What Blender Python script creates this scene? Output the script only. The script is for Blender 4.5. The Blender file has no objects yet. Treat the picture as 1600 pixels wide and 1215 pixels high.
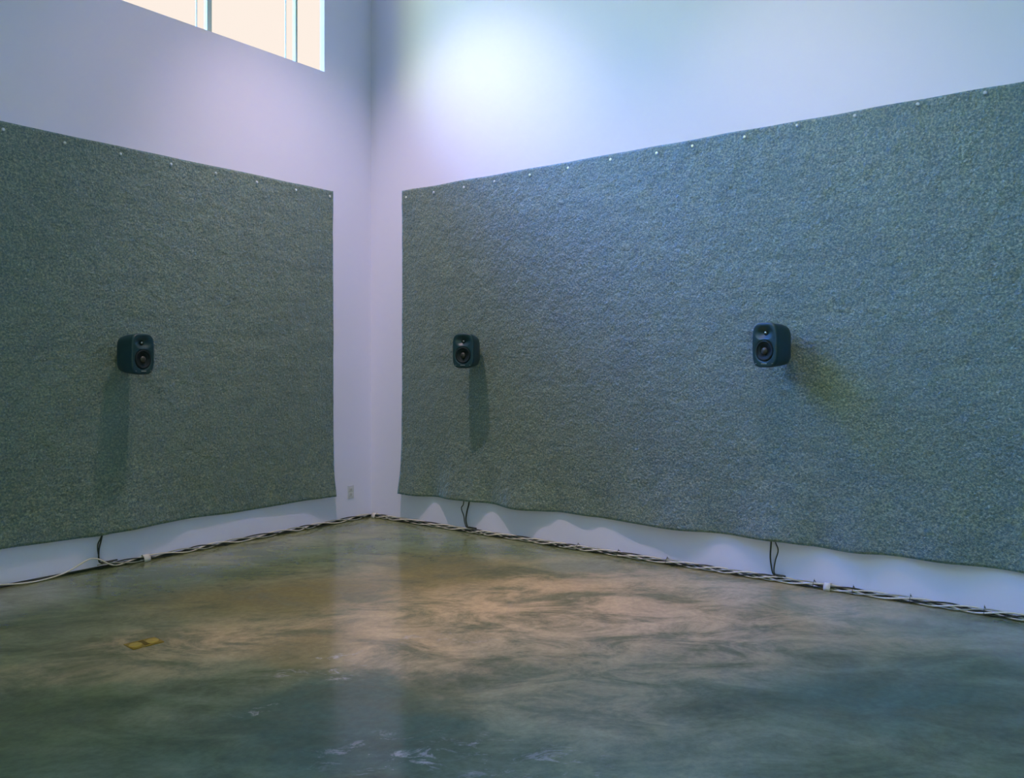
import bpy, bmesh, math, random
from mathutils import Vector, Matrix
from mathutils.noise import noise as pnoise

scene = bpy.context.scene
C = bpy.context.scene.collection
random.seed(7)

# ------------------------------------------------------------------ camera
F = 1308.0; PX = 800.0; HY = 570.0; D = 7.75; CAMH = 1.40
RGT = Vector((0.6086, -0.7935, 0)).normalized()
FWD = Vector((0.7935, 0.6086, 0)).normalized()
CAM = Vector((0, 0, CAMH)) - (RGT * (-0.1682 * D) + FWD * D)
cd = bpy.data.cameras.new('camera'); cam = bpy.data.objects.new('camera', cd); C.objects.link(cam)
cam.location = CAM
cam.rotation_euler = (math.pi / 2, 0, math.atan2(FWD.y, FWD.x) - math.pi / 2)
cd.sensor_fit = 'HORIZONTAL'; cd.sensor_width = 36.0; cd.lens = 36.0 * F / 1600.0
cd.shift_y = -(607.5 - HY) / 1600.0
cd.clip_start = 0.05; cd.clip_end = 200
scene.camera = cam
scene.view_settings.view_transform = 'Standard'
scene.view_settings.look = 'None'
scene.view_settings.gamma = 1.0
scene.view_settings.exposure = 0.0
try: scene.view_settings.use_curve_mapping = False
except Exception: pass

# ------------------------------------------------------------------ world: hazy bright sky with a soft glow
w = bpy.data.worlds.new('sky'); scene.world = w; w.use_nodes = True
nt = w.node_tree; nt.nodes.clear()
def N(nt, t, **k):
    n = nt.nodes.new(t)
    for a, b in k.items(): setattr(n, a, b)
    return n
out = N(nt, 'ShaderNodeOutputWorld'); bg = N(nt, 'ShaderNodeBackground')
tc = N(nt, 'ShaderNodeTexCoord')
dot = N(nt, 'ShaderNodeVectorMath', operation='DOT_PRODUCT')
SUND = Vector((-1.0, 1.0, 0.42)).normalized()
dot.inputs[1].default_value = SUND
nt.links.new(tc.outputs['Generated'], dot.inputs[0])
nt.nodes.remove(dot)
# (colour, strength) of the low haze, the high sky, a pale glow low beside the corner, a blue brightening higher up
SKY_LO, SKY_HI = (1.04, 0.87, 0.79), (0.10, 0.25, 0.70)
GLOW_PALE, GLOW_BLUE = (8.0, 10.0, 1.5), (0.2, 5.0, 28.0)
def lobe(direction, c0, c1, colour):
    dt = N(nt, 'ShaderNodeVectorMath', operation='DOT_PRODUCT'); dt.inputs[1].default_value = Vector(direction).normalized()
    nt.links.new(tc.outputs['Generated'], dt.inputs[0])
    g = N(nt, 'ShaderNodeMapRange', interpolation_type='SMOOTHERSTEP')
    g.inputs['From Min'].default_value = c0; g.inputs['From Max'].default_value = c1
    nt.links.new(dt.outputs['Value'], g.inputs['Value'])
    sc = N(nt, 'ShaderNodeVectorMath', operation='SCALE'); sc.inputs[0].default_value = colour
    nt.links.new(g.outputs[0], sc.inputs['Scale']); return sc.outputs[0]
sep = N(nt, 'ShaderNodeSeparateXYZ'); nt.links.new(tc.outputs['Generated'], sep.inputs[0])
hf = N(nt, 'ShaderNodeMapRange', interpolation_type='SMOOTHSTEP'); hf.inputs['From Min'].default_value = 0.40; hf.inputs['From Max'].default_value = 0.58
nt.links.new(sep.outputs['Z'], hf.inputs['Value'])
lo = N(nt, 'ShaderNodeVectorMath', operation='SCALE'); lo.inputs[0].default_value = SKY_LO
inv = N(nt, 'ShaderNodeMath', operation='SUBTRACT'); inv.inputs[0].default_value = 1.0
nt.links.new(hf.outputs[0], inv.inputs[1]); nt.links.new(inv.outputs[0], lo.inputs['Scale'])
hi = N(nt, 'ShaderNodeVectorMath', operation='SCALE'); hi.inputs[0].default_value = SKY_HI
nt.links.new(hf.outputs[0], hi.inputs['Scale'])
ad = None
for v in (lo.outputs[0], hi.outputs[0], lobe((-1.0, 1.0, 0.46), 0.90, 0.995, GLOW_PALE), lobe((-0.30, 0.79, 0.55), 0.86, 0.99, GLOW_BLUE)):
    if ad is None: ad = N(nt, 'ShaderNodeVectorMath', operation='ADD'); nt.links.new(v, ad.inputs[0]); first = True
    elif first: nt.links.new(v, ad.inputs[1]); first = False
    else:
        n2 = N(nt, 'ShaderNodeVectorMath', operation='ADD'); nt.links.new(ad.outputs[0], n2.inputs[0]); nt.links.new(v, n2.inputs[1]); ad = n2
nt.links.new(ad.outputs[0], bg.inputs['Color']); nt.links.new(bg.outputs[0], out.inputs[0])

# ------------------------------------------------------------------ overhead spots of the room, plus added fill lights
def aim(o, target):
    o.rotation_euler = (Vector(target) - o.location).to_track_quat('-Z', 'Y').to_euler()
def spot(name, loc, tgt, power, col, ang, blend=0.8, rad=0.05):
    l = bpy.data.lights.new(name, 'SPOT'); l.energy = power; l.color = col
    l.spot_size = math.radians(ang); l.spot_blend = blend; l.shadow_soft_size = rad
    o = bpy.data.objects.new(name, l); C.objects.link(o); o.location = loc; aim(o, tgt); return o
def area(name, loc, tgt, power, col, sx, sy, spread=180):
    l = bpy.data.lights.new(name, 'AREA'); l.energy = power; l.color = col
    l.shape = 'RECTANGLE'; l.size = sx; l.size_y = sy; l.spread = math.radians(spread)
    o = bpy.data.objects.new(name, l); C.objects.link(o); o.location = loc; aim(o, tgt); return o
WARM = (1.0, 0.72, 0.52)
SPOT_R1, SPOT_R2, SPOT_L, CEIL_FILL = (485, 365, 385), (240, 170, 170), (120, 70, 62), (5, 20, 30)
REAR_FILL = (95, 128, 80)
def rgbp(c): m = max(max(c), 1e-6); return m, tuple(x / m for x in c)
def rspot(loc, tgt, c, ang, rad, name): p, k = rgbp(c); spot(name, loc, tgt, p, k, ang, 1.0, rad)
rspot((-1.75, -1.35, 5.9), (-0.4, -1.20, 0.45), SPOT_R1, 76, 0.04, 'track_spot_right')
rspot((-1.75, -3.90, 5.9), (-0.4, -3.90, 0.1), SPOT_R2, 66, 0.07, 'track_spot_right')
rspot((-1.9, -1.75, 5.9), (-1.9, -0.4, 0.5), SPOT_L, 78, 0.08, 'track_spot_left')
_p, _k = rgbp(CEIL_FILL)
area('ceiling_fill', (-4.5, -4.8, 6.0), (-4.5, -4.8, 0), _p, _k, 5.0, 5.0)  # added soft fill from above, not an actual fixture
_p, _k = rgbp(REAR_FILL)
area('rear_fill', (-8.8, -9.2, 1.7), (0, 0, 0.9), _p, _k, 3.0, 2.6)  # added soft fill behind the camera for the lower walls, no doorway there
# daylight portal in the window opening (sampling aid only)
pl = area('window_portal', (-4.4, 0.057, 4.9), (-4.4, -5, 4.9), 1, (1, 1, 1), 7.7, 1.85)
pl.data.cycles.is_portal = True

# ------------------------------------------------------------------ pixel helpers (photo frame 1600x1215)
def on_left(px, py=HY):      # point on the left wall (y = 0)
    u = (px - PX) / F; d = RGT + 0 * FWD
    dr = FWD + RGT * u + Vector((0, 0, (HY - py) / F))
    t = (0 - CAM.y) / dr.y; return CAM + dr * t
def on_right(px, py=HY):     # point on the right wall (x = 0)
    u = (px - PX) / F
    dr = FWD + RGT * u + Vector((0, 0, (HY - py) / F))
    t = (0 - CAM.x) / dr.x; return CAM + dr * t
def on_floor(px, py):
    u = (px - PX) / F
    dr = FWD + RGT * u + Vector((0, 0, (HY - py) / F))
    t = (0 - CAM.z) / dr.z; return CAM + dr * t

# ------------------------------------------------------------------ materials
def mat(name, col=(0.5, 0.5, 0.5), rough=0.6, metal=0.0, spec=0.5):
    m = bpy.data.materials.new(name); m.use_nodes = True
    b = m.node_tree.nodes['Principled BSDF']
    b.inputs['Base Color'].default_value = (*col, 1); b.inputs['Roughness'].default_value = rough
    b.inputs['Metallic'].default_value = metal; b.inputs['Specular IOR Level'].default_value = spec
    return m
def varied(m, col, amt=0.15, scale=40, bump=0.0, bdist=0.01):
    nt = m.node_tree; b = nt.nodes['Principled BSDF']
    tc = N(nt, 'ShaderNodeTexCoord'); no = N(nt, 'ShaderNodeTexNoise'); no.inputs['Scale'].default_value = scale
    no.inputs['Detail'].default_value = 5
    nt.links.new(tc.outputs['Object'], no.inputs['Vector'])
    mx = N(nt, 'ShaderNodeMix', data_type='RGBA')
    mx.inputs[6].default_value = (*[c * (1 - amt) for c in col], 1); mx.inputs[7].default_value = (*[min(1, c * (1 + amt)) for c in col], 1)
    nt.links.new(no.outputs[0], mx.inputs[0]); nt.links.new(mx.outputs[2], b.inputs['Base Color'])
    if bump:
        bp = N(nt, 'ShaderNodeBump'); bp.inputs['Strength'].default_value = bump; bp.inputs['Distance'].default_value = bdist
        nt.links.new(no.outputs[0], bp.inputs['Height']); nt.links.new(bp.outputs[0], b.inputs['Normal'])
    return m
M = {}
M['wall'] = varied(mat('painted_plaster', rough=0.75, spec=0.25), (0.76, 0.77, 0.95), 0.015, 3.0, 0.04, 0.004)
M['ceiling'] = varied(mat('ceiling_paint', rough=0.8), (0.78, 0.78, 0.80), 0.02, 5)
M['strip'] = varied(mat('dark_reveal_strip', rough=0.6), (0.05, 0.07, 0.06), 0.2, 20)
M['alu'] = varied(mat('window_aluminium', rough=0.4), (0.55, 0.70, 0.68), 0.05, 20)
M['glass'] = mat('window_glass', (0.95, 1.0, 0.98), 0.0)
_g = M['glass'].node_tree.nodes['Principled BSDF']; _g.inputs['Transmission Weight'].default_value = 1.0; _g.inputs['IOR'].default_value = 1.02
M['spk'] = varied(mat('speaker_paint', rough=0.42, spec=0.5), (0.009, 0.043, 0.052), 0.12, 60)
M['cone'] = varied(mat('woofer_cone', rough=0.6, spec=0.3), (0.004, 0.014, 0.017), 0.1, 80)
M['rubber'] = varied(mat('rubber_surround', rough=0.7, spec=0.3), (0.004, 0.014, 0.016), 0.1, 80)
M['cap'] = varied(mat('dust_cap', rough=0.35), (0.035, 0.040, 0.036), 0.1, 80)
M['dome'] = varied(mat('tweeter_dome', rough=0.25, metal=0.8), (0.25, 0.30, 0.28), 0.1, 80)
M['badge'] = varied(mat('silver_badge', rough=0.4, metal=0.3), (0.26, 0.30, 0.28), 0.1, 80)
M['bracket'] = varied(mat('black_bracket', rough=0.5), (0.01, 0.015, 0.015), 0.1, 60)
M['wcable'] = varied(mat('white_cable', rough=0.45), (0.68, 0.64, 0.55), 0.1, 15)
M['gcable'] = varied(mat('grey_cable', rough=0.5), (0.36, 0.38, 0.33), 0.1, 15)
M['bcable'] = varied(mat('black_cable', rough=0.45), (0.018, 0.028, 0.022), 0.15, 15)
M['tape'] = varied(mat('white_tape', rough=0.6), (0.62, 0.60, 0.56), 0.05, 40)
M['outlet'] = varied(mat('outlet_plastic', rough=0.45), (0.60, 0.62, 0.66), 0.03, 30)
M['slot'] = varied(mat('outlet_slot', rough=0.6), (0.08, 0.08, 0.10), 0.03, 30)
M['screw'] = varied(mat('galvanised_screw', rough=0.35, metal=0.6), (0.75, 0.80, 0.82), 0.05, 60)
M['brass'] = varied(mat('brass_plate', rough=0.35, metal=0.4), (0.38, 0.25, 0.025), 0.35, 30)
M['brassl'] = varied(mat('bright_brass_cover', rough=0.3, metal=0.4), (0.66, 0.46, 0.09), 0.2, 30)
M['brassd'] = varied(mat('tarnished_brass', rough=0.5, metal=0.3), (0.16, 0.11, 0.01), 0.2, 30)

def felt_material():
    m = mat('grey_felt', rough=0.50, spec=1.0); nt = m.node_tree; b = nt.nodes['Principled BSDF']
    b.inputs['IOR'].default_value = 1.75; b.inputs['Specular Tint'].default_value = (0.22, 0.60, 1.0, 1)
    tc = N(nt, 'ShaderNodeTexCoord')
    def noise(scale, det=4, rough=0.6, mapscale=None):
        n = N(nt, 'ShaderNodeTexNoise'); n.inputs['Scale'].default_value = scale
        n.inputs['Detail'].default_value = det; n.inputs['Roughness'].default_value = rough
        if mapscale:
            mp = N(nt, 'ShaderNodeMapping'); mp.inputs['Scale'].default_value = mapscale
            nt.links.new(tc.outputs['Object'], mp.inputs[0]); nt.links.new(mp.outputs[0], n.inputs['Vector'])
        else: nt.links.new(tc.outputs['Object'], n.inputs['Vector'])
        return n
    def ramp(src, stops):
        r = N(nt, 'ShaderNodeValToRGB'); el = r.color_ramp.elements
        el[0].position, el[0].color = stops[0][0], (*stops[0][1], 1)
        el[1].position, el[1].color = stops[-1][0], (*stops[-1][1], 1)
        for p, c in stops[1:-1]:
            x = el.new(p); x.color = (*c, 1)
        nt.links.new(src, r.inputs[0]); return r
    def mixc(f, a, bb, mode='MIX'):
        x = N(nt, 'ShaderNodeMix', data_type='RGBA', blend_type=mode)
        if isinstance(f, float): x.inputs[0].default_value = f
        else: nt.links.new(f, x.inputs[0])
        nt.links.new(a, x.inputs[6]); nt.links.new(bb, x.inputs[7]); return x.outputs[2]
    fine = noise(75, 4, 0.7); col = ramp(fine.outputs[0], [(0.32, (0.064, 0.074, 0.028)), (0.5, (0.165, 0.180, 0.070)), (0.68, (0.36, 0.365, 0.18))])
    hue = noise(30, 3, 0.6); hr = ramp(hue.outputs[0], [(0.35, (0.95, 1.01, 1.04)), (0.5, (1, 1, 1)), (0.66, (1.08, 1.01, 0.94))])
    c = mixc(1.0, col.outputs[0], hr.outputs[0], 'MULTIPLY')
    med = noise(5, 6, 0.7); mr = ramp(med.outputs[0], [(0.3, (0.86, 0.86, 0.86)), (0.7, (1.14, 1.14, 1.12))])
    c = mixc(1.0, c, mr.outputs[0], 'MULTIPLY')
    st = noise(1.0, 5, 0.65, (1.2, 1.2, 38)); sr = ramp(st.outputs[0], [(0.32, (0.82, 0.84, 0.84)), (0.6, (1.05, 1.05, 1.05))])
    c = mixc(0.7, c, sr.outputs[0], 'MULTIPLY')
    lint = noise(120, 2, 0.5); lr = ramp(lint.outputs[0], [(0.70, (0, 0, 0)), (0.76, (1, 1, 1))])
    wh = N(nt, 'ShaderNodeRGB'); wh.outputs[0].default_value = (0.62, 0.66, 0.66, 1)
    c = mixc(lr.outputs[0], c, wh.outputs[0])
    nt.links.new(c, b.inputs['Base Color'])
    b.inputs['Sheen Weight'].default_value = 1.0; b.inputs['Sheen Tint'].default_value = (0.30, 0.62, 1.0, 1); b.inputs['Sheen Roughness'].default_value = 0.4
    h1 = noise(27, 5, 0.7); h2 = noise(9, 4, 0.6)
    ma = N(nt, 'ShaderNodeMath', operation='MULTIPLY_ADD'); ma.inputs[1].default_value = 1.2
    nt.links.new(h2.outputs[0], ma.inputs[0]); nt.links.new(h1.outputs[0], ma.inputs[2])
    bp = N(nt, 'ShaderNodeBump'); bp.inputs['Strength'].default_value = 0.9; bp.inputs['Distance'].default_value = 0.018
    nt.links.new(ma.outputs[0], bp.inputs['Height']); nt.links.new(bp.outputs[0], b.inputs['Normal'])
    return m
M['felt'] = felt_material()

def floor_material():
    m = mat('polished_concrete', rough=0.3, spec=0.38); nt = m.node_tree; b = nt.nodes['Principled BSDF']
    tc = N(nt, 'ShaderNodeTexCoord'); obj = tc.outputs['Object']
    def noise(vec, scale, det=5, rough=0.6, dist=0.0):
        n = N(nt, 'ShaderNodeTexNoise'); n.inputs['Scale'].default_value = scale; n.inputs['Detail'].default_value = det
        n.inputs['Roughness'].default_value = rough; n.inputs['Distortion'].default_value = dist
        nt.links.new(vec, n.inputs['Vector']); return n
    # streaks run across the view: squeeze along the trowelling direction
    mp = N(nt, 'ShaderNodeMapping'); mp.inputs['Rotation'].default_value = (0, 0, math.radians(52)); mp.inputs['Scale'].default_value = (1, 1, 1)
    nt.links.new(obj, mp.inputs[0])
    mp2 = N(nt, 'ShaderNodeMapping'); mp2.inputs['Scale'].default_value = (0.62, 1.05, 1); nt.links.new(mp.outputs[0], mp2.inputs[0])
    warp = noise(obj, 1.9, 7, 0.62)
    ws = N(nt, 'ShaderNodeVectorMath', operation='SUBTRACT'); ws.inputs[1].default_value = (0.5, 0.5, 0.5); nt.links.new(warp.outputs['Color'], ws.inputs[0])
    wm = N(nt, 'ShaderNodeVectorMath', operation='SCALE'); wm.inputs['Scale'].default_value = 0.55; nt.links.new(ws.outputs[0], wm.inputs[0])
    wp = N(nt, 'ShaderNodeVectorMath', operation='ADD'); nt.links.new(obj, wp.inputs[0]); nt.links.new(wm.outputs[0], wp.inputs[1])
    def mr(src, a, bb, c=0.0, d=1.0):
        r = N(nt, 'ShaderNodeMapRange', interpolation_type='SMOOTHSTEP')
        for k, v in zip(('From Min', 'From Max', 'To Min', 'To Max'), (a, bb, c, d)): r.inputs[k].default_value = v
        nt.links.new(src, r.inputs['Value']); return r.outputs[0]
    def blob(px, py, rx, rz, rot, soft=0.7):     # stain or painted felt reflection centred at a floor spot, radii in metres (across view, along view)
        p = on_floor(px, py)
        s = N(nt, 'ShaderNodeVectorMath', operation='SUBTRACT'); s.inputs[1].default_value = p; nt.links.new(wp.outputs[0], s.inputs[0])
        r = N(nt, 'ShaderNodeVectorRotate', rotation_type='Z_AXIS'); r.inputs['Angle'].default_value = -math.atan2(RGT.y, RGT.x) - math.radians(rot)
        nt.links.new(s.outputs[0], r.inputs['Vector'])
        q = N(nt, 'ShaderNodeVectorMath', operation='MULTIPLY'); q.inputs[1].default_value = (1 / rx, 1 / rz, 0); nt.links.new(r.outputs[0], q.inputs[0])
        l = N(nt, 'ShaderNodeVectorMath', operation='LENGTH'); nt.links.new(q.outputs[0], l.inputs[0])
        return mr(l.outputs['Value'], 1.0, 1.0 - soft)
    def math2(op, a, bb):
        x = N(nt, 'ShaderNodeMath', operation=op)
        for i, v in enumerate((a, bb)):
            if isinstance(v, (int, float)): x.inputs[i].default_value = v
            else: nt.links.new(v, x.inputs[i])
        return x.outputs[0]
    def mixc(f, a, bb, mode='MIX'):
        x = N(nt, 'ShaderNodeMix', data_type='RGBA', blend_type=mode)
        if isinstance(f, float): x.inputs[0].default_value = f
        else: nt.links.new(f, x.inputs[0])
        for i, v in ((6, a), (7, bb)):
            if isinstance(v, tuple): x.inputs[i].default_value = (*v, 1)
            else: nt.links.new(v, x.inputs[i])
        return x.outputs[2]
    big = noise(mp2.outputs[0], 0.9, 6, 0.62, 0.8)
    c = mixc(mr(big.outputs[0], 0.35, 0.65), (0.120, 0.155, 0.070), (0.25, 0.26, 0.140))
    tealn = noise(mp2.outputs[0], 0.6, 4, 0.6, 0.5)
    c = mixc(mr(tealn.outputs[0], 0.45, 0.65, 0, 0.6), c, (0.13, 0.20, 0.115))
    st = noise(mp2.outputs[0], 3.4, 9, 0.70, 0.6)
    TAN = (0.66, 0.46, 0.25); OLV = (0.19, 0.165, 0.060); TEAL = (0.105, 0.150, 0.090)
    edge = mr(st.outputs[0], 0.36, 0.56, 0.35, 1.0)
    for (px, py, rx, rz, rot, s, col, k) in [
        (860, 950, 2.6, 1.7, 0, 1.0, TAN, 0.85), (930, 1110, 0.9, 0.6, 0, 1.0, TAN, 0.2), (560, 1000, 1.0, 0.45, 0, 0.9, TAN, 0.40), (340, 1000, 1.0, 0.40, 12, 0.9, TAN, 0.6),
        (1080, 980, 1.2, 0.6, 0, 1.0, TAN, 0.35), (650, 1035, 0.6, 0.35, -20, 0.6, TAN, 0.6), (150, 1050, 0.7, 0.25, 10, 0.8, TAN, 0.3),
        (430, 930, 1.2, 0.62, 15, 0.8, OLV, 0.95), (480, 1010, 0.35, 0.45, 0, 0.7, OLV, 0.6), (700, 890, 0.7, 0.7, 0, 0.7, OLV, 0.8),  # olive beside the pale corner strip: felt's dark reflection put into the floor colour
        (900, 885, 0.45, 0.25, 0, 0.6, TEAL, 0.6), (545, 1125, 0.62, 0.52, -25, 0.35, TEAL, 0.95), (700, 1090, 0.30, 0.22, -50, 0.5, OLV, 0.4),
        (1400, 1090, 0.9, 0.6, 0, 0.9, (0.075, 0.13, 0.085), 0.8), (200, 900, 1.3, 0.7, 10, 0.8, TEAL, 0.3), (60, 1120, 0.6, 0.5, 0, 0.8, (0.11, 0.14, 0.06), 0.6)]:
        f = math2('MULTIPLY', math2('MULTIPLY', blob(px, py, rx, rz, rot, s), edge), k)
        c = mixc(f, c, col)
    # pale scuffs and streaks
    sc = noise(mp2.outputs[0], 11.0, 9, 0.75, 0.8)
    scm = mr(sc.outputs[0], 0.53, 0.63)
    for (px, py, rx, rz, rot, k) in [(510, 1048, 0.38, 0.16, 5, 1.0), (500, 1022, 0.3, 0.05, 0, 0.9), (640, 1190, 0.25, 0.12, 20, 0.8), (395, 1113, 0.25, 0.05, 20, 0.8), (740, 1190, 0.55, 0.2, 0, 0.6), (590, 1170, 0.35, 0.15, 20, 0.5), (680, 1000, 0.5, 0.2, 10, 0.5), (860, 1028, 0.2, 0.05, 0, 0.8)]:
        f = math2('MULTIPLY', math2('MULTIPLY', blob(px, py, rx, rz, rot, 0.6), scm), k)
        c = mixc(f, c, (0.55, 0.48, 0.40))
    fine = noise(obj, 28, 5, 0.7)
    c = mixc(0.5, c, mixc(mr(fine.outputs[0], 0.3, 0.7), (0.80, 0.80, 0.80), (1.20, 1.20, 1.20)), 'MULTIPLY')
    c = mixc(1.0, c, mixc(mr(st.outputs[0], 0.3, 0.7), (0.68, 0.72, 0.72), (1.36, 1.32, 1.28)), 'MULTIPLY')
    nt.links.new(c, b.inputs['Base Color'])
    rr = noise(wp.outputs[0], 1.5, 5, 0.6)
    nt.links.new(mr(rr.outputs[0], 0.3, 0.7, 0.10, 0.22), b.inputs['Roughness'])
    bp = N(nt, 'ShaderNodeBump'); bp.inputs['Strength'].default_value = 0.06; bp.inputs['Distance'].default_value = 0.01
    bn = noise(obj, 6, 4, 0.5); nt.links.new(bn.outputs[0], bp.inputs['Height']); nt.links.new(bp.outputs[0], b.inputs['Normal'])
    return m
M['floor'] = floor_material()

# ------------------------------------------------------------------ mesh helpers
def tag(o, label=None, cat=None, group=None, kind=None):
    if label: o['label'] = label
    if cat: o['category'] = cat
    if group: o['group'] = group
    if kind: o['kind'] = kind
    return o
def link(name, bm, m, parent=None, smooth=False):
    me = bpy.data.meshes.new(name); bmesh.ops.recalc_face_normals(bm, faces=bm.faces[:]); bm.to_mesh(me); bm.free()
    if smooth:
        for p in me.polygons: p.use_smooth = True
    me.materials.append(m)
    o = bpy.data.objects.new(name, me); C.objects.link(o)
    if parent: o.parent = parent
    return o
def box(bm, a, b):
    a = Vector(a); b = Vector(b)
    r = bmesh.ops.create_cube(bm, size=1.0)
    for v in r['verts']:
        v.co = Vector(((a.x + b.x) / 2 + v.co.x * (b.x - a.x), (a.y + b.y) / 2 + v.co.y * (b.y - a.y), (a.z + b.z) / 2 + v.co.z * (b.z - a.z)))
    return r['verts']
def bev(bm, w=0.004, seg=2):
    bmesh.ops.bevel(bm, geom=bm.edges[:], offset=w, segments=seg, affect='EDGES', profile=0.7)
def tube(bm, pts, r, seg=8):
    rings = []; n = len(pts)
    up = None
    for i, p in enumerate(pts):
        d = (Vector(pts[min(i + 1, n - 1)]) - Vector(pts[max(i - 1, 0)])).normalized()
        if up is None:
            up = Vector((0, 0, 1)) if abs(d.z) < 0.9 else Vector((1, 0, 0))
        s = d.cross(up).normalized(); up = s.cross(d).normalized()
        rings.append([bm.verts.new(Vector(p) + (s * math.cos(2 * math.pi * k / seg) + up * math.sin(2 * math.pi * k / seg)) * r) for k in range(seg)])
    for a, b in zip(rings, rings[1:]):
        for k in range(seg): bm.faces.new((a[k], a[(k + 1) % seg], b[(k + 1) % seg], b[k]))
    bm.faces.new(rings[0]); bm.faces.new(rings[-1])
def empty(name, loc, rz=0):
    o = bpy.data.objects.new(name, None); C.objects.link(o); o.location = loc; o.rotation_euler = (0, 0, rz); o.empty_display_size = 0.1; return o
def copy_tree(o, parent=None):
    c = o.copy(); C.objects.link(c)
    if parent: c.parent = parent
    for ch in list(o.children): copy_tree(ch, c)
    return c
def struct(name, bm, m, label, smooth=False):
    return tag(link(name, bm, m, smooth=smooth), label, name.split('_')[0], kind='structure')

# ------------------------------------------------------------------ the room
XL, YB, HC = -10.0, -10.0, 6.3
TH = 0.06; REV = 0.018
WX0, WX1, WZ0, WZ1 = -8.2, -0.55, 3.96, 5.85
bm = bmesh.new(); box(bm, (XL - TH, YB - TH, -0.2), (TH, TH, 0)); struct('floor', bm, M['floor'], 'polished stained concrete floor in mottled green, tan and grey')
bm = bmesh.new(); box(bm, (XL - TH, YB - TH, HC), (TH, TH, HC + 0.2)); struct('ceiling', bm, M['ceiling'], 'high white gallery ceiling above the walls')
# left wall (y = 0) as pieces around the clerestory opening, shadow gap at the foot
bm = bmesh.new()
xs = [XL - TH, WX0, WX1, TH]; zs = [REV, WZ0, WZ1, HC]
def wall_with_hole(bm, y0, y1):
    vs = {}
    for i, x in enumerate(xs):
        for j, z in enumerate(zs):
            for k, y in enumerate((y0, y1)): vs[i, j, k] = bm.verts.new((x, y, z))
    for i in range(3):
        for j in range(3):
            if (i, j) == (1, 1): continue
            for k in (0, 1): bm.faces.new([vs[i, j, k], vs[i + 1, j, k], vs[i + 1, j + 1, k], vs[i, j + 1, k]])
    for (a, b) in (((1, 1), (2, 1)), ((2, 1), (2, 2)), ((2, 2), (1, 2)), ((1, 2), (1, 1))):
        bm.faces.new([vs[a[0], a[1], 0], vs[b[0], b[1], 0], vs[b[0], b[1], 1], vs[a[0], a[1], 1]])
    for i in range(3):
        for j in (0, 3): bm.faces.new([vs[i, j, 0], vs[i + 1, j, 0], vs[i + 1, j, 1], vs[i, j, 1]])
    for j in range(3):
        for i in (0, 3): bm.faces.new([vs[i, j, 0], vs[i, j + 1, 0], vs[i, j + 1, 1], vs[i, j, 1]])
wall_with_hole(bm, 0, TH)
struct('wall_left', bm, M['wall'], 'white gallery wall on the left, under the high window')
bm = bmesh.new(); box(bm, (0, YB - TH, REV), (TH, 0, HC)); struct('wall_right', bm, M['wall'], 'white gallery wall on the right, bright near its top')
bm = bmesh.new(); box(bm, (XL, YB - TH, 0), (0, YB, HC)); struct('wall_back', bm, M['wall'], 'white wall behind the viewer')
bm = bmesh.new(); box(bm, (XL - TH, YB - TH, 0), (XL, 0, HC)); struct('wall_far_left', bm, M['wall'], 'white wall at the far left end of the room')
bm = bmesh.new(); box(bm, (XL, 0.015, 0), (0.015, 0.05, REV)); struct('baseboard_left', bm, M['strip'], 'dark recessed strip at the foot of the left wall')
bm = bmesh.new(); box(bm, (0.015, YB, 0), (0.05, 0.015, REV)); struct('baseboard_right', bm, M['strip'], 'dark recessed strip at the foot of the right wall')

# clerestory window
YG = 0.03
win = empty('window_1', ((WX0 + WX1) / 2, YG, WZ0)); tag(win, 'long high strip window glaring white near the corner', 'window', kind='structure')
OFF = Vector(((WX0 + WX1) / 2, YG, WZ0))
def winpart(name, boxes, m):
    bm = bmesh.new()
    for a, b in boxes: box(bm, Vector(a) - OFF, Vector(b) - OFF)
    return link(name, bm, m, win)
def glaze_x(px):
    u = (px - PX) / F; dr = FWD + RGT * u; t = (YG - CAM.y) / dr.y; return CAM.x + dr.x * t
winpart('window_frame', [((WX0, YG - .025, WZ1 - .05), (WX1, YG + .025, WZ1))], M['alu'])
x1 = glaze_x(461); x2 = glaze_x(325)
step = x1 - x2; xm = x1; k = 0
while xm > WX0 + 0.2:
    wd = 0.020 if k % 2 == 0 else 0.040
    winpart('mullion', [((xm - wd / 2, YG - .02, WZ0), (xm + wd / 2, YG + .02, WZ1 - .05))], M['alu'])
    xt = xm - (0.10)
    winpart('glazing_bar', [((xt - .0025, YG - .008, WZ0), (xt + .0025, YG + .008, WZ1 - .05))], M['alu'])
    xm -= step; k += 1
winpart('pane', [((WX0, YG - .003, WZ0), (WX1, YG + .003, WZ1 - .05))], M['glass'])

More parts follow.
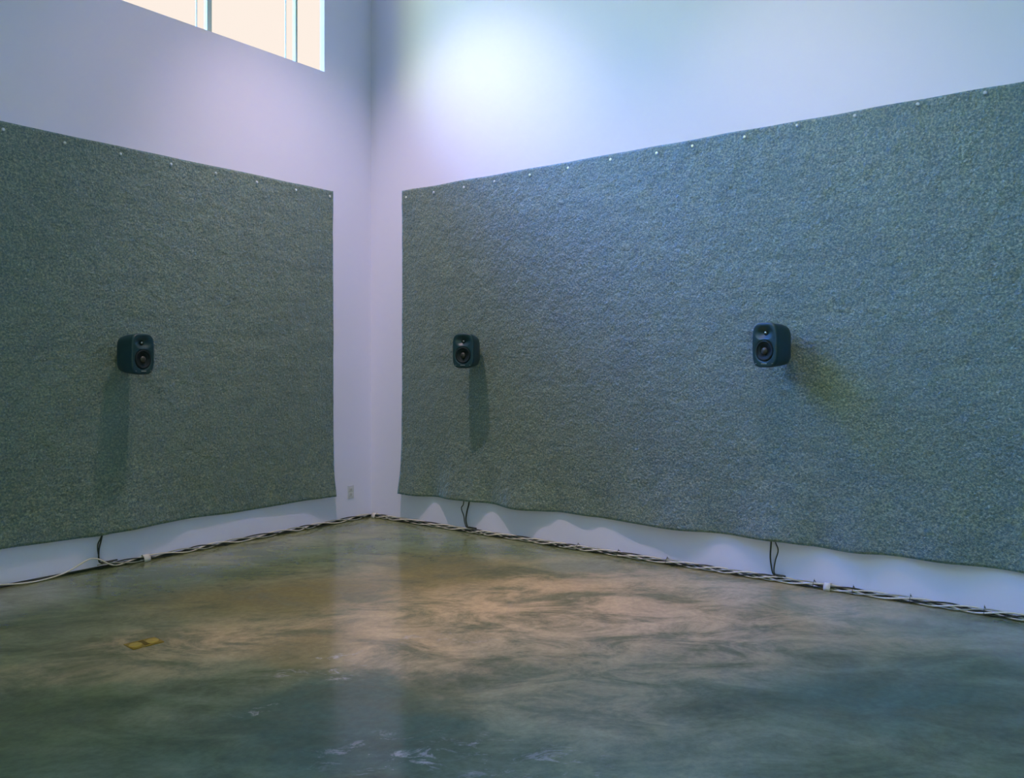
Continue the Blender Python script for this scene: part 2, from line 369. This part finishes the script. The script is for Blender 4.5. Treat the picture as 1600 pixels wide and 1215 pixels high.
# ------------------------------------------------------------------ felt sheets
def lerp_table(tbl, s):
    if s <= tbl[0][0]: return tbl[0][1]
    for (a, va), (b, vb) in zip(tbl, tbl[1:]):
        if s <= b:
            t = (s - a) / (b - a); t = t * t * (3 - 2 * t); return va + (vb - va) * t
    return tbl[-1][1]
def sheet(name, label, side, s0, s1, z0, z1, bulge, screws, seed):
    """felt hung flat on a wall; s = distance from the corner, bulge = how far the free lower hem stands off"""
    ns = 420 if side == 'right' else 340; nz = 150
    bm = bmesh.new(); T = 0.007
    def P(s, z, d): return Vector((-s, -d, z)) if side == 'left' else Vector((-d, -s, z))
    front = []; back = []
    for i in range(ns + 1):
        t = i / ns; s = s0 + (s1 - s0) * t; fr = []; bk = []
        bl = lerp_table(bulge, s)
        for j in range(nz + 1):
            v = j / nz
            zb = z0 + 0.012 * bl * 0 + 0.010 * pnoise(Vector((s * 2.1, seed, 0))) - 0.006 * math.sin(s * 5 + seed)
            zt = z1 + 0.006 * pnoise(Vector((s * 3.0, seed + 9, 0)))
            z = zb + (zt - zb) * v
            h = z - zb
            d = 0.003 + 0.88 * bl * math.exp(-(h / 0.22) ** 1.3)
            d += 0.006 * max(0, 1 - h / 2.4) * (0.5 + 0.5 * pnoise(Vector((s * 1.3, z * 1.1, seed + 3))))
            d += 0.0025 * pnoise(Vector((s * 9, z * 9, seed))) * min(1, h / 0.3) + 0.001
            ss = s
            if i == 0: ss = s + 0.006 * pnoise(Vector((z * 1.7, seed, 4))) + 0.004 * pnoise(Vector((z * 6, seed, 8))); d += 0.008 * (0.5 + 0.5 * pnoise(Vector((z * 1.5, seed, 2))))
            bk.append(bm.verts.new(P(ss, z, max(d, 0.003)))); fr.append(bm.verts.new(P(ss, z, max(d, 0.003) + T)))
        front.append(fr); back.append(bk)
    for i in range(ns):
        for j in range(nz):
            bm.faces.new((front[i][j], front[i + 1][j], front[i + 1][j + 1], front[i][j + 1]))
            bm.faces.new((back[i][j], back[i][j + 1], back[i + 1][j + 1], back[i + 1][j]))
        for j in (0, nz): bm.faces.new((front[i][j], back[i][j], back[i + 1][j], front[i + 1][j]))
    for j in range(nz):
        for i in (0, ns): bm.faces.new((front[i][j], front[i][j + 1], back[i][j + 1], back[i][j]))
    o = link(name, bm, M['felt'], smooth=True)
    tag(o, label, 'felt sheet')
    for (s, z) in screws:
        b2 = bmesh.new()
        bmesh.ops.create_cone(b2, cap_ends=True, segments=14, radius1=0.011, radius2=0.007, depth=0.006)
        p = P(s, z, 0.024)
        rot = Matrix.Rotation(math.pi / 2, 4, 'X') if side == 'left' else Matrix.Rotation(-math.pi / 2, 4, 'Y')
        bmesh.ops.transform(b2, matrix=Matrix.Translation(p) @ rot, verts=b2.verts[:])
        link('screw_head', b2, M['screw'], o)
    return o
def sl(px): return -on_left(px).x
def sr(px): return -on_right(px).y
bl_l = [(sl(519), 0.05), (sl(500), 0.035), (sl(470), 0.012), (sl(385), 0.002), (sl(300), 0.010), (sl(250), 0.030), (sl(200), 0.050), (sl(172), 0.026), (sl(150), 0.040), (sl(122), 0.014), (sl(70), 0.016), (sl(30), 0.020), (sl(-60), 0.03), (sl(-200), 0.01)]
bl_l = sorted(bl_l)
bl_r = [(sr(632), 0.070), (sr(650), 0.066), (sr(682), 0.004), (sr(712), 0.078), (sr(738), 0.060), (sr(770), 0.008), (sr(812), 0.080), (sr(850), 0.026), (sr(875), 0.004), (sr(915), 0.024), (sr(940), 0.008), (sr(1000), 0.036), (sr(1060), 0.058), (sr(1130), 0.008), (sr(1205), 0.075), (sr(1240), 0.055), (sr(1282), 0.008), (sr(1345), 0.048), (sr(1392), 0.014), (sr(1470), 0.052), (sr(1560), 0.010), (sr(1640), 0.05), (sr(1800), 0.01)]
scr_l = []
for px, py in ((3, 203), (99, 224), (186, 241), (265, 257), (335, 271), (399, 285), (460, 297), (513, 307)):
    p = on_left(px, py); scr_l.append((-p.x, p.z))
scr_r = []
for px, py in ((637, 309), (680, 301), (727, 293), (775, 284), (830, 274), (890, 263), (956, 250), (1028, 240), (1084, 229), (1165, 215), (1247, 197), (1337, 182), (1435, 164), (1540, 146)):
    p = on_right(px, py); scr_r.append((-p.y, p.z))
sheet('felt_sheet', 'grey speckled felt sheet on the left wall, below the high window', 'left', sl(519), sl(-330), 0.245, 2.93, bl_l, scr_l, 1.3)
sheet('felt_sheet', 'long grey speckled felt sheet on the right wall, behind two loudspeakers', 'right', sr(630), 8.6, 0.262, 2.955, bl_r, scr_r, 5.1)

# ------------------------------------------------------------------ loudspeaker
HW, HH, DP = 0.0945, 0.1425, 0.170      # half width, half height, depth; front looks along -Y, back at y = 0
WO_Z, TW_Z, WO_R = -0.037, 0.077, 0.066
def se(a, hw, hh, n=4.0):
    c, s = math.cos(a), math.sin(a)
    return Vector((hw * math.copysign(abs(c) ** (2 / n), c), 0, hh * math.copysign(abs(s) ** (2 / n), s)))
def sstep(a, b, x):
    t = max(0, min(1, (x - a) / (b - a))); return t * t * (3 - 2 * t)
def make_speaker():
    root = empty('loudspeaker', (0, 0, 0))
    bm = bmesh.new(); NS = 96
    prof = [(0.0, 0.30), (0.0, 0.78), (0.004, 0.82), (0.014, 0.86), (0.04, 0.905), (0.075, 0.945), (0.11, 0.965), (0.135, 0.985), (0.150, 0.992), (0.160, 0.985), (0.166, 0.965), (0.170, 0.93)]
    rings = []
    for d, k in prof:
        hh = HH * (0.05 + 0.95 * k) if k > .5 else HH * k
        rings.append([bm.verts.new(se(2 * math.pi * i / NS, HW * k, hh, 4.0) + Vector((0, -d, 0))) for i in range(NS)])
    for a, b in zip(rings, rings[1:]):
        for i in range(NS): bm.faces.new((a[i], a[(i + 1) % NS], b[(i + 1) % NS], b[i]))
    bm.faces.new(rings[0])
    def dish(x, z):
        y = 0.0
        # wide shallow waveguide around the tweeter
        e = math.sqrt((x / 0.078) ** 2 + ((z - TW_Z) / 0.050) ** 2)
        y += 0.024 * (1 - sstep(0.12, 1.0, e))
        r = math.hypot(x, z - WO_Z)
        y += 0.010 * (1 - sstep(WO_R * 0.93, WO_R * 1.12, r))
        return y
    prev = rings[-1]; K = 26
    for q in range(1, K):
        t = 1 - q / K
        cur = []
        for i in range(NS):
            p = se(2 * math.pi * i / NS, HW * 0.93 * t, HH * (0.05 + .95 * .93) * t, 2 + 2.0 * t)
            # gentle outward crown at top and bottom of the baffle
            cur.append(bm.verts.new((p.x, -DP - 0.002 * (1 - t) + dish(p.x, p.z), p.z)))
        for i in range(NS): bm.faces.new((prev[i], prev[(i + 1) % NS], cur[(i + 1) % NS], cur[i]))
        prev = cur
    bm.faces.new(prev)
    link('cabinet', bm, M['spk'], root, True)
    def lathe(prof, z, m, name, parent, seg=48):
        bm = bmesh.new(); rs = []
        for r, y in prof: rs.append([bm.verts.new((r * math.cos(2 * math.pi * i / seg), y, z + r * math.sin(2 * math.pi * i / seg))) for i in range(seg)])
        for a, b in zip(rs, rs[1:]):
            for i in range(seg): bm.faces.new((a[i], a[(i + 1) % seg], b[(i + 1) % seg], b[i]))
        bm.faces.new(rs[-1]); bm.faces.new(rs[0])
        return link(name, bm, m, parent, True)
    y0 = -DP + 0.004
    wf = lathe([(0.0655, y0 + .008), (0.0655, y0 - .001), (0.062, y0 - .003), (0.058, y0 + .001), (0.054, y0 - .003), (0.049, y0 + .001), (0.022, y0 + .004), (0.020, y0 + .0045)], WO_Z, M['cone'], 'woofer', root)
    lathe([(0.0660, y0 + .004), (0.0655, y0 - .003), (0.062, y0 - .0055), (0.055, y0 - .006), (0.0505, y0 - .001), (0.0500, y0 + .002)], WO_Z, M['rubber'], 'surround', wf)
    lathe([(0.0235, y0 + .003), (0.021, y0 - .003), (0.015, y0 - .008), (0.008, y0 - .0105), (0.002, y0 - .011)], WO_Z - 0.0, M['cap'], 'dust_cap', wf)
    tw = lathe([(0.017, -DP + .026), (0.017, -DP + .019), (0.0125, -DP + .017), (0.012, -DP + .021)], TW_Z, M['rubber'], 'tweeter', root, 32)
    lathe([(0.0105, -DP + .021), (0.0095, -DP + .014), (0.006, -DP + .0105), (0.001, -DP + .0095)], TW_Z, M['dome'], 'dome', tw, 32)
    bm = bmesh.new(); box(bm, (-0.020, -DP - .0045, -0.1205), (0.020, -DP + .001, -0.1145)); bev(bm, 0.001)
    link('name_badge', bm, M['badge'], root)
    for sx, w_ in ((-0.062, 0.007), (0.062, 0.009)):
        bm = bmesh.new(); box(bm, (sx - w_ / 2, -DP - .003, -0.118), (sx + w_ / 2, -DP + .004, -0.114)); bev(bm, 0.0008)
        link('indicator', bm, M['badge'], root)
    bm = bmesh.new()
    box(bm, (-0.028, -0.002, -0.035), (0.028, 0.004, 0.035)); box(bm, (-0.018, 0.003, -0.022), (0.018, 0.055, 0.022)); box(bm, (-0.025, 0.052, -0.035), (0.025, 0.058, 0.035))
    link('wall_bracket', bm, M['bracket'], root)
    return root
spk = make_speaker()
GAP = 0.078   # back of cabinet to wall: bracket plus the felt
def place(o, wall, s, z, yaw, label):
    if wall == 'left': o.location = (-s, -GAP, z); rz = 0
    else: o.location = (-GAP, -s, z); rz = -math.pi / 2
    o.rotation_euler = (0, 0, rz + math.radians(yaw))
    tag(o, label, 'loudspeaker', 'loudspeakers on the felt')
spk2 = copy_tree(spk); spk3 = copy_tree(spk)
place(spk, 'left', sl(188), 1.475, 12, 'small dark loudspeaker mounted on the left felt sheet')
place(spk2, 'right', sr(746), 1.515, 16, 'small dark loudspeaker on the right felt sheet, nearest the corner')
place(spk3, 'right', sr(1227), 1.525, -17, 'dark blue-tinged loudspeaker on the right felt sheet, farthest from the corner')

# ------------------------------------------------------------------ cables
def along(side, s, off, z):
    return Vector((-s, -off, z)) if side == 'left' else Vector((-off, -s, z))
def strand(name, label, side, s0, s1, r, k, nk, m, group, lift=None, seed=0.0):
    """one strand of a loosely twisted bundle: k-th of nk, all sharing the same wandering twist"""
    pts = []; n = int((s1 - s0) / 0.015)
    for i in range(n + 1):
        s = s0 + (s1 - s0) * i / n
        th = 12.5 * s + 2.2 * pnoise(Vector((s * 1.4, seed, 0))) + 2 * math.pi * k / nk
        rr = 1.0 + 0.25 * pnoise(Vector((s * 3.1, seed + 5, 0)))
        off = 0.032 + 0.005 * pnoise(Vector((s * 2.0, seed + 8, 0))) + 0.0165 * rr * math.cos(th)
        z = 0.0215 + 0.0150 * math.sin(th)
        if lift: z += lift(s)
        pts.append(along(side, s, off, z))
    bm = bmesh.new(); tube(bm, pts, r, 8)
    return tag(link(name, bm, m, smooth=True), label, 'cable', group)
def wall_cable(label, side, s0, s1, r, group):
    pts = []; n = int((s1 - s0) / 0.03)
    for i in range(n + 1):
        s = s0 + (s1 - s0) * i / n
        pts.append(along(side, s, r + 0.0015 + 0.0012 * (1 + math.sin(s * 6)), r + 0.0015 + 0.010 * (0.5 + 0.5 * math.sin(s * 3.3))))
    bm = bmesh.new(); tube(bm, pts, r, 8)
    tag(link('black_cable', bm, M['bcable'], smooth=True), label, 'cable', group)
GR = 'cables along the right wall'; GL = 'cables along the left wall'
strand('white_cable', 'thicker white cable twisting in the bundle along the foot of the right wall', 'right', 0.05, 8.5, 0.0052, 0, 4, M['wcable'], GR)
strand('grey_cable', 'thin grey cable in the bundle along the right wall', 'right', 0.05, 8.5, 0.0042, 1, 4, M['gcable'], GR)
strand('white_cable', 'slimmer white cable twisting in the bundle along the right wall', 'right', 0.05, 8.5, 0.0046, 2, 4, M['wcable'], GR)
strand('black_cable', 'black cable twisted among the white ones along the right wall', 'right', 0.05, 8.5, 0.0048, 3, 4, M['bcable'], GR)
wall_cable('black cable tight against the foot of the right wall, behind the bundle', 'right', 0.05, 8.5, 0.0050, GR)
sA = sl(150)
lift = lambda s: 0.055 * math.exp(-((s - sl(142)) / 0.10) ** 2)
strand('white_cable', 'white cable along the foot of the left wall, humped beside the hanging cords', 'left', 0.06, 5.6, 0.0050, 0, 3, M['wcable'], GL, lift, 20.0)
strand('grey_cable', 'thin grey cable along the foot of the left wall, from corner to hanging cords', 'left', 0.06, sA, 0.0042, 1, 3, M['gcable'], GL, None, 20.0)
strand('black_cable', 'thin black cable twisted with the white one along the left wall, nearer the corner', 'left', 0.06, sA, 0.0045, 2, 3, M['bcable'], GL, None, 20.0)
wall_cable('black cable tight against the foot of the left wall', 'left', 0.06, 5.6, 0.0050, GL)

def catmull(P, n=14):
    P = [Vector(p) for p in P]; Q = [2 * P[0] - P[1]] + P + [2 * P[-1] - P[-2]]; out = []
    for i in range(1, len(Q) - 2):
        for k in range(n):
            t = k / n; a, b, c, d = Q[i - 1], Q[i], Q[i + 1], Q[i + 2]
            out.append(0.5 * ((2 * b) + (c - a) * t + (2 * a - 5 * b + 4 * c - d) * t * t + (3 * b - a - 3 * c + d) * t ** 3))
    out.append(P[-1]); return out
def hang(side, pxs, label, group, r=0.0052, offs=None):
    """cord falling from behind the felt hem to the floor bundle; list of photo points on the wall plane"""
    pts = []
    for i, (px, py) in enumerate(pxs):
        p = on_left(px, py) if side == 'left' else on_right(px, py)
        o = offs[i] if offs else 0.012
        pts.append(along(side, -p.x if side == 'left' else -p.y, o, max(p.z, 0.046)))
    bm = bmesh.new(); tube(bm, catmull(pts), r, 8)
    tag(link('speaker_cord', bm, M['bcable'], smooth=True), label, 'cord', group)
of = [0.008, 0.010, 0.014, 0.016, 0.020, 0.026, 0.030]
of2 = [0.019, 0.021, 0.025, 0.028, 0.032, 0.038, 0.043]
hang('left', [(161, 800), (159, 832), (153, 858), (153, 876), (158, 888), (166, 893), (180, 892)], 'dark cord hanging straight below the left loudspeaker, right of its pair', 'cords below the left loudspeaker', 0.0052, of)
hang('left', [(162, 800), (157, 834), (150, 850), (151, 868), (154, 880), (160, 890), (172, 894)], 'dark cord bowing outward below the left loudspeaker, left of its pair', 'cords below the left loudspeaker', 0.0045, of2)
hang('right', [(736, 760), (734, 785), (731, 800), (730, 812), (733, 822), (737, 829), (748, 834)], 'dark straighter cord hanging below the loudspeaker nearest the corner', 'cords below the corner loudspeaker', 0.0058, of)
hang('right', [(727, 760), (727, 785), (724, 793), (728, 805), (730, 815), (734, 826), (744, 832)], 'dark kinked cord hanging left of its pair nearest the corner', 'cords below the corner loudspeaker', 0.0040, of2)
hang('right', [(1206, 815), (1206, 843), (1205, 868), (1207, 886), (1210, 897), (1216, 904), (1230, 909)], 'dark straight cord under the loudspeaker farthest from the corner', 'cords below the far right loudspeaker', 0.0050, of)
hang('right', [(1211, 815), (1213, 843), (1218, 858), (1214, 874), (1212, 890), (1216, 901), (1226, 907)], 'dark wavy cord under the loudspeaker farthest from the corner', 'cords below the far right loudspeaker', 0.0042, of2)

# cable ties
tie_lab = ['black cable tie on the right wall bundle, closest to the corner', 'black cable tie on the right wall bundle, second from the corner', 'black cable tie on the right wall bundle, midway between the two hanging cord pairs',
           'black cable tie just right of the cords hanging under the far right loudspeaker', 'black cable tie on the right wall bundle, just right of the white tape', 'black cable tie on the right wall bundle, second from the right', 'black cable tie on the right wall bundle, at the far right']
for (px, lab) in zip((907, 970, 1046, 1275, 1336, 1425, 1540), tie_lab):
    s = sr(px); bm = bmesh.new()
    ring = []
    for k in range(25):
        a = 2 * math.pi * k / 24
        ring.append(Vector((-0.032 + 0.029 * math.cos(a), -s, 0.0235 + 0.0220 * math.sin(a))))
    tube(bm, ring, 0.0016, 6)
    box(bm, (-0.036, -s - .003, 0.044), (-0.029, -s + .003, 0.050)); tube(bm, [Vector((-0.032, -s, 0.049)), Vector((-0.029, -s + .002, 0.058))], 0.0012, 6)
    tag(link('cable_tie', bm, M['bcable']), lab, 'cable tie', 'cable ties on the right bundle')
# tape scraps holding the cables
def tape(side, px, w_, label):
    s = sl(px) if side == 'left' else sr(px); bm = bmesh.new()
    for k in range(8):
        a0, a1 = math.pi * k / 8, math.pi * (k + 1) / 8
        q = []
        for a in (a0, a1):
            for e in (-w_ / 2, w_ / 2):
                q.append(along(side, s + e, 0.032 + 0.029 * math.cos(a), 0.0015 + 0.045 * math.sin(a)))
        vs = [bm.verts.new(x) for x in (q[0], q[1], q[3], q[2])]; bm.faces.new(vs)
    bmesh.ops.remove_doubles(bm, verts=bm.verts[:], dist=1e-5)
    r = bmesh.ops.solidify(bm, geom=bm.faces[:], thickness=0.0012)
    tag(link('tape_strip', bm, M['tape'], smooth=True), label, 'tape')
tape('left', 224, 0.050, 'white tape over the cables on the left wall, right of the hanging cords')
tape('right', 1296, 0.042, 'white tape over the cable bundle on the right wall')
tape('right', 590, 0.045, 'white tape over the cables in the room corner')

# wall outlet
p = on_left(547.5, 768)
ol = empty('wall_outlet', (p.x, 0, p.z)); tag(ol, 'pale duplex power outlet low on the left wall, between felt and corner', 'outlet')
bm = bmesh.new(); box(bm, (-.036, -.006, -.058), (.036, 0.0, .058)); bev(bm, .003); link('cover_plate', bm, M['outlet'], ol)
for dz in (-.022, .022):
    bm = bmesh.new(); box(bm, (-.017, -.009, dz - .015), (.017, -.005, dz + .015)); bev(bm, .003)
    so = link('socket', bm, M['outlet'], ol)
    bm = bmesh.new()
    for sx in (-.007, .007): box(bm, (sx - .0015, -.0096, dz - .003), (sx + .0015, -.0085, dz + .007))
    box(bm, (-.003, -.0096, dz - .011), (.003, -.0085, dz - .006)); link('slot', bm, M['slot'], so)

# brass floor plate
c0 = on_floor(225, 1005); ea = on_floor(208, 1010); eb = on_floor(244, 1001)
ang = math.atan2(eb.y - ea.y, eb.x - ea.x); L = (on_floor(196, 1008) - on_floor(249, 1002)).length
fp = empty('floor_box', (c0.x, c0.y, 0), ang); tag(fp, 'yellow brass floor box cover set in the concrete, at left', 'floor box')
bm = bmesh.new(); box(bm, (-L / 2, -.055, 0), (L / 2, .055, .004)); bev(bm, .0015); link('cover_plate', bm, M['brass'], fp)
for sx in (-1, 1):
    bm = bmesh.new(); bmesh.ops.create_cone(bm, cap_ends=True, segments=28, radius1=.032, radius2=.030, depth=.003)
    bmesh.ops.translate(bm, verts=bm.verts[:], vec=(sx * L * .27, 0, .0052)); link('screw_lid', bm, M['brassl'], fp)
bm = bmesh.new(); box(bm, (-.012, -.04, .0038), (.012, .04, .0055)); link('centre_strip', bm, M['brassd'], fp)
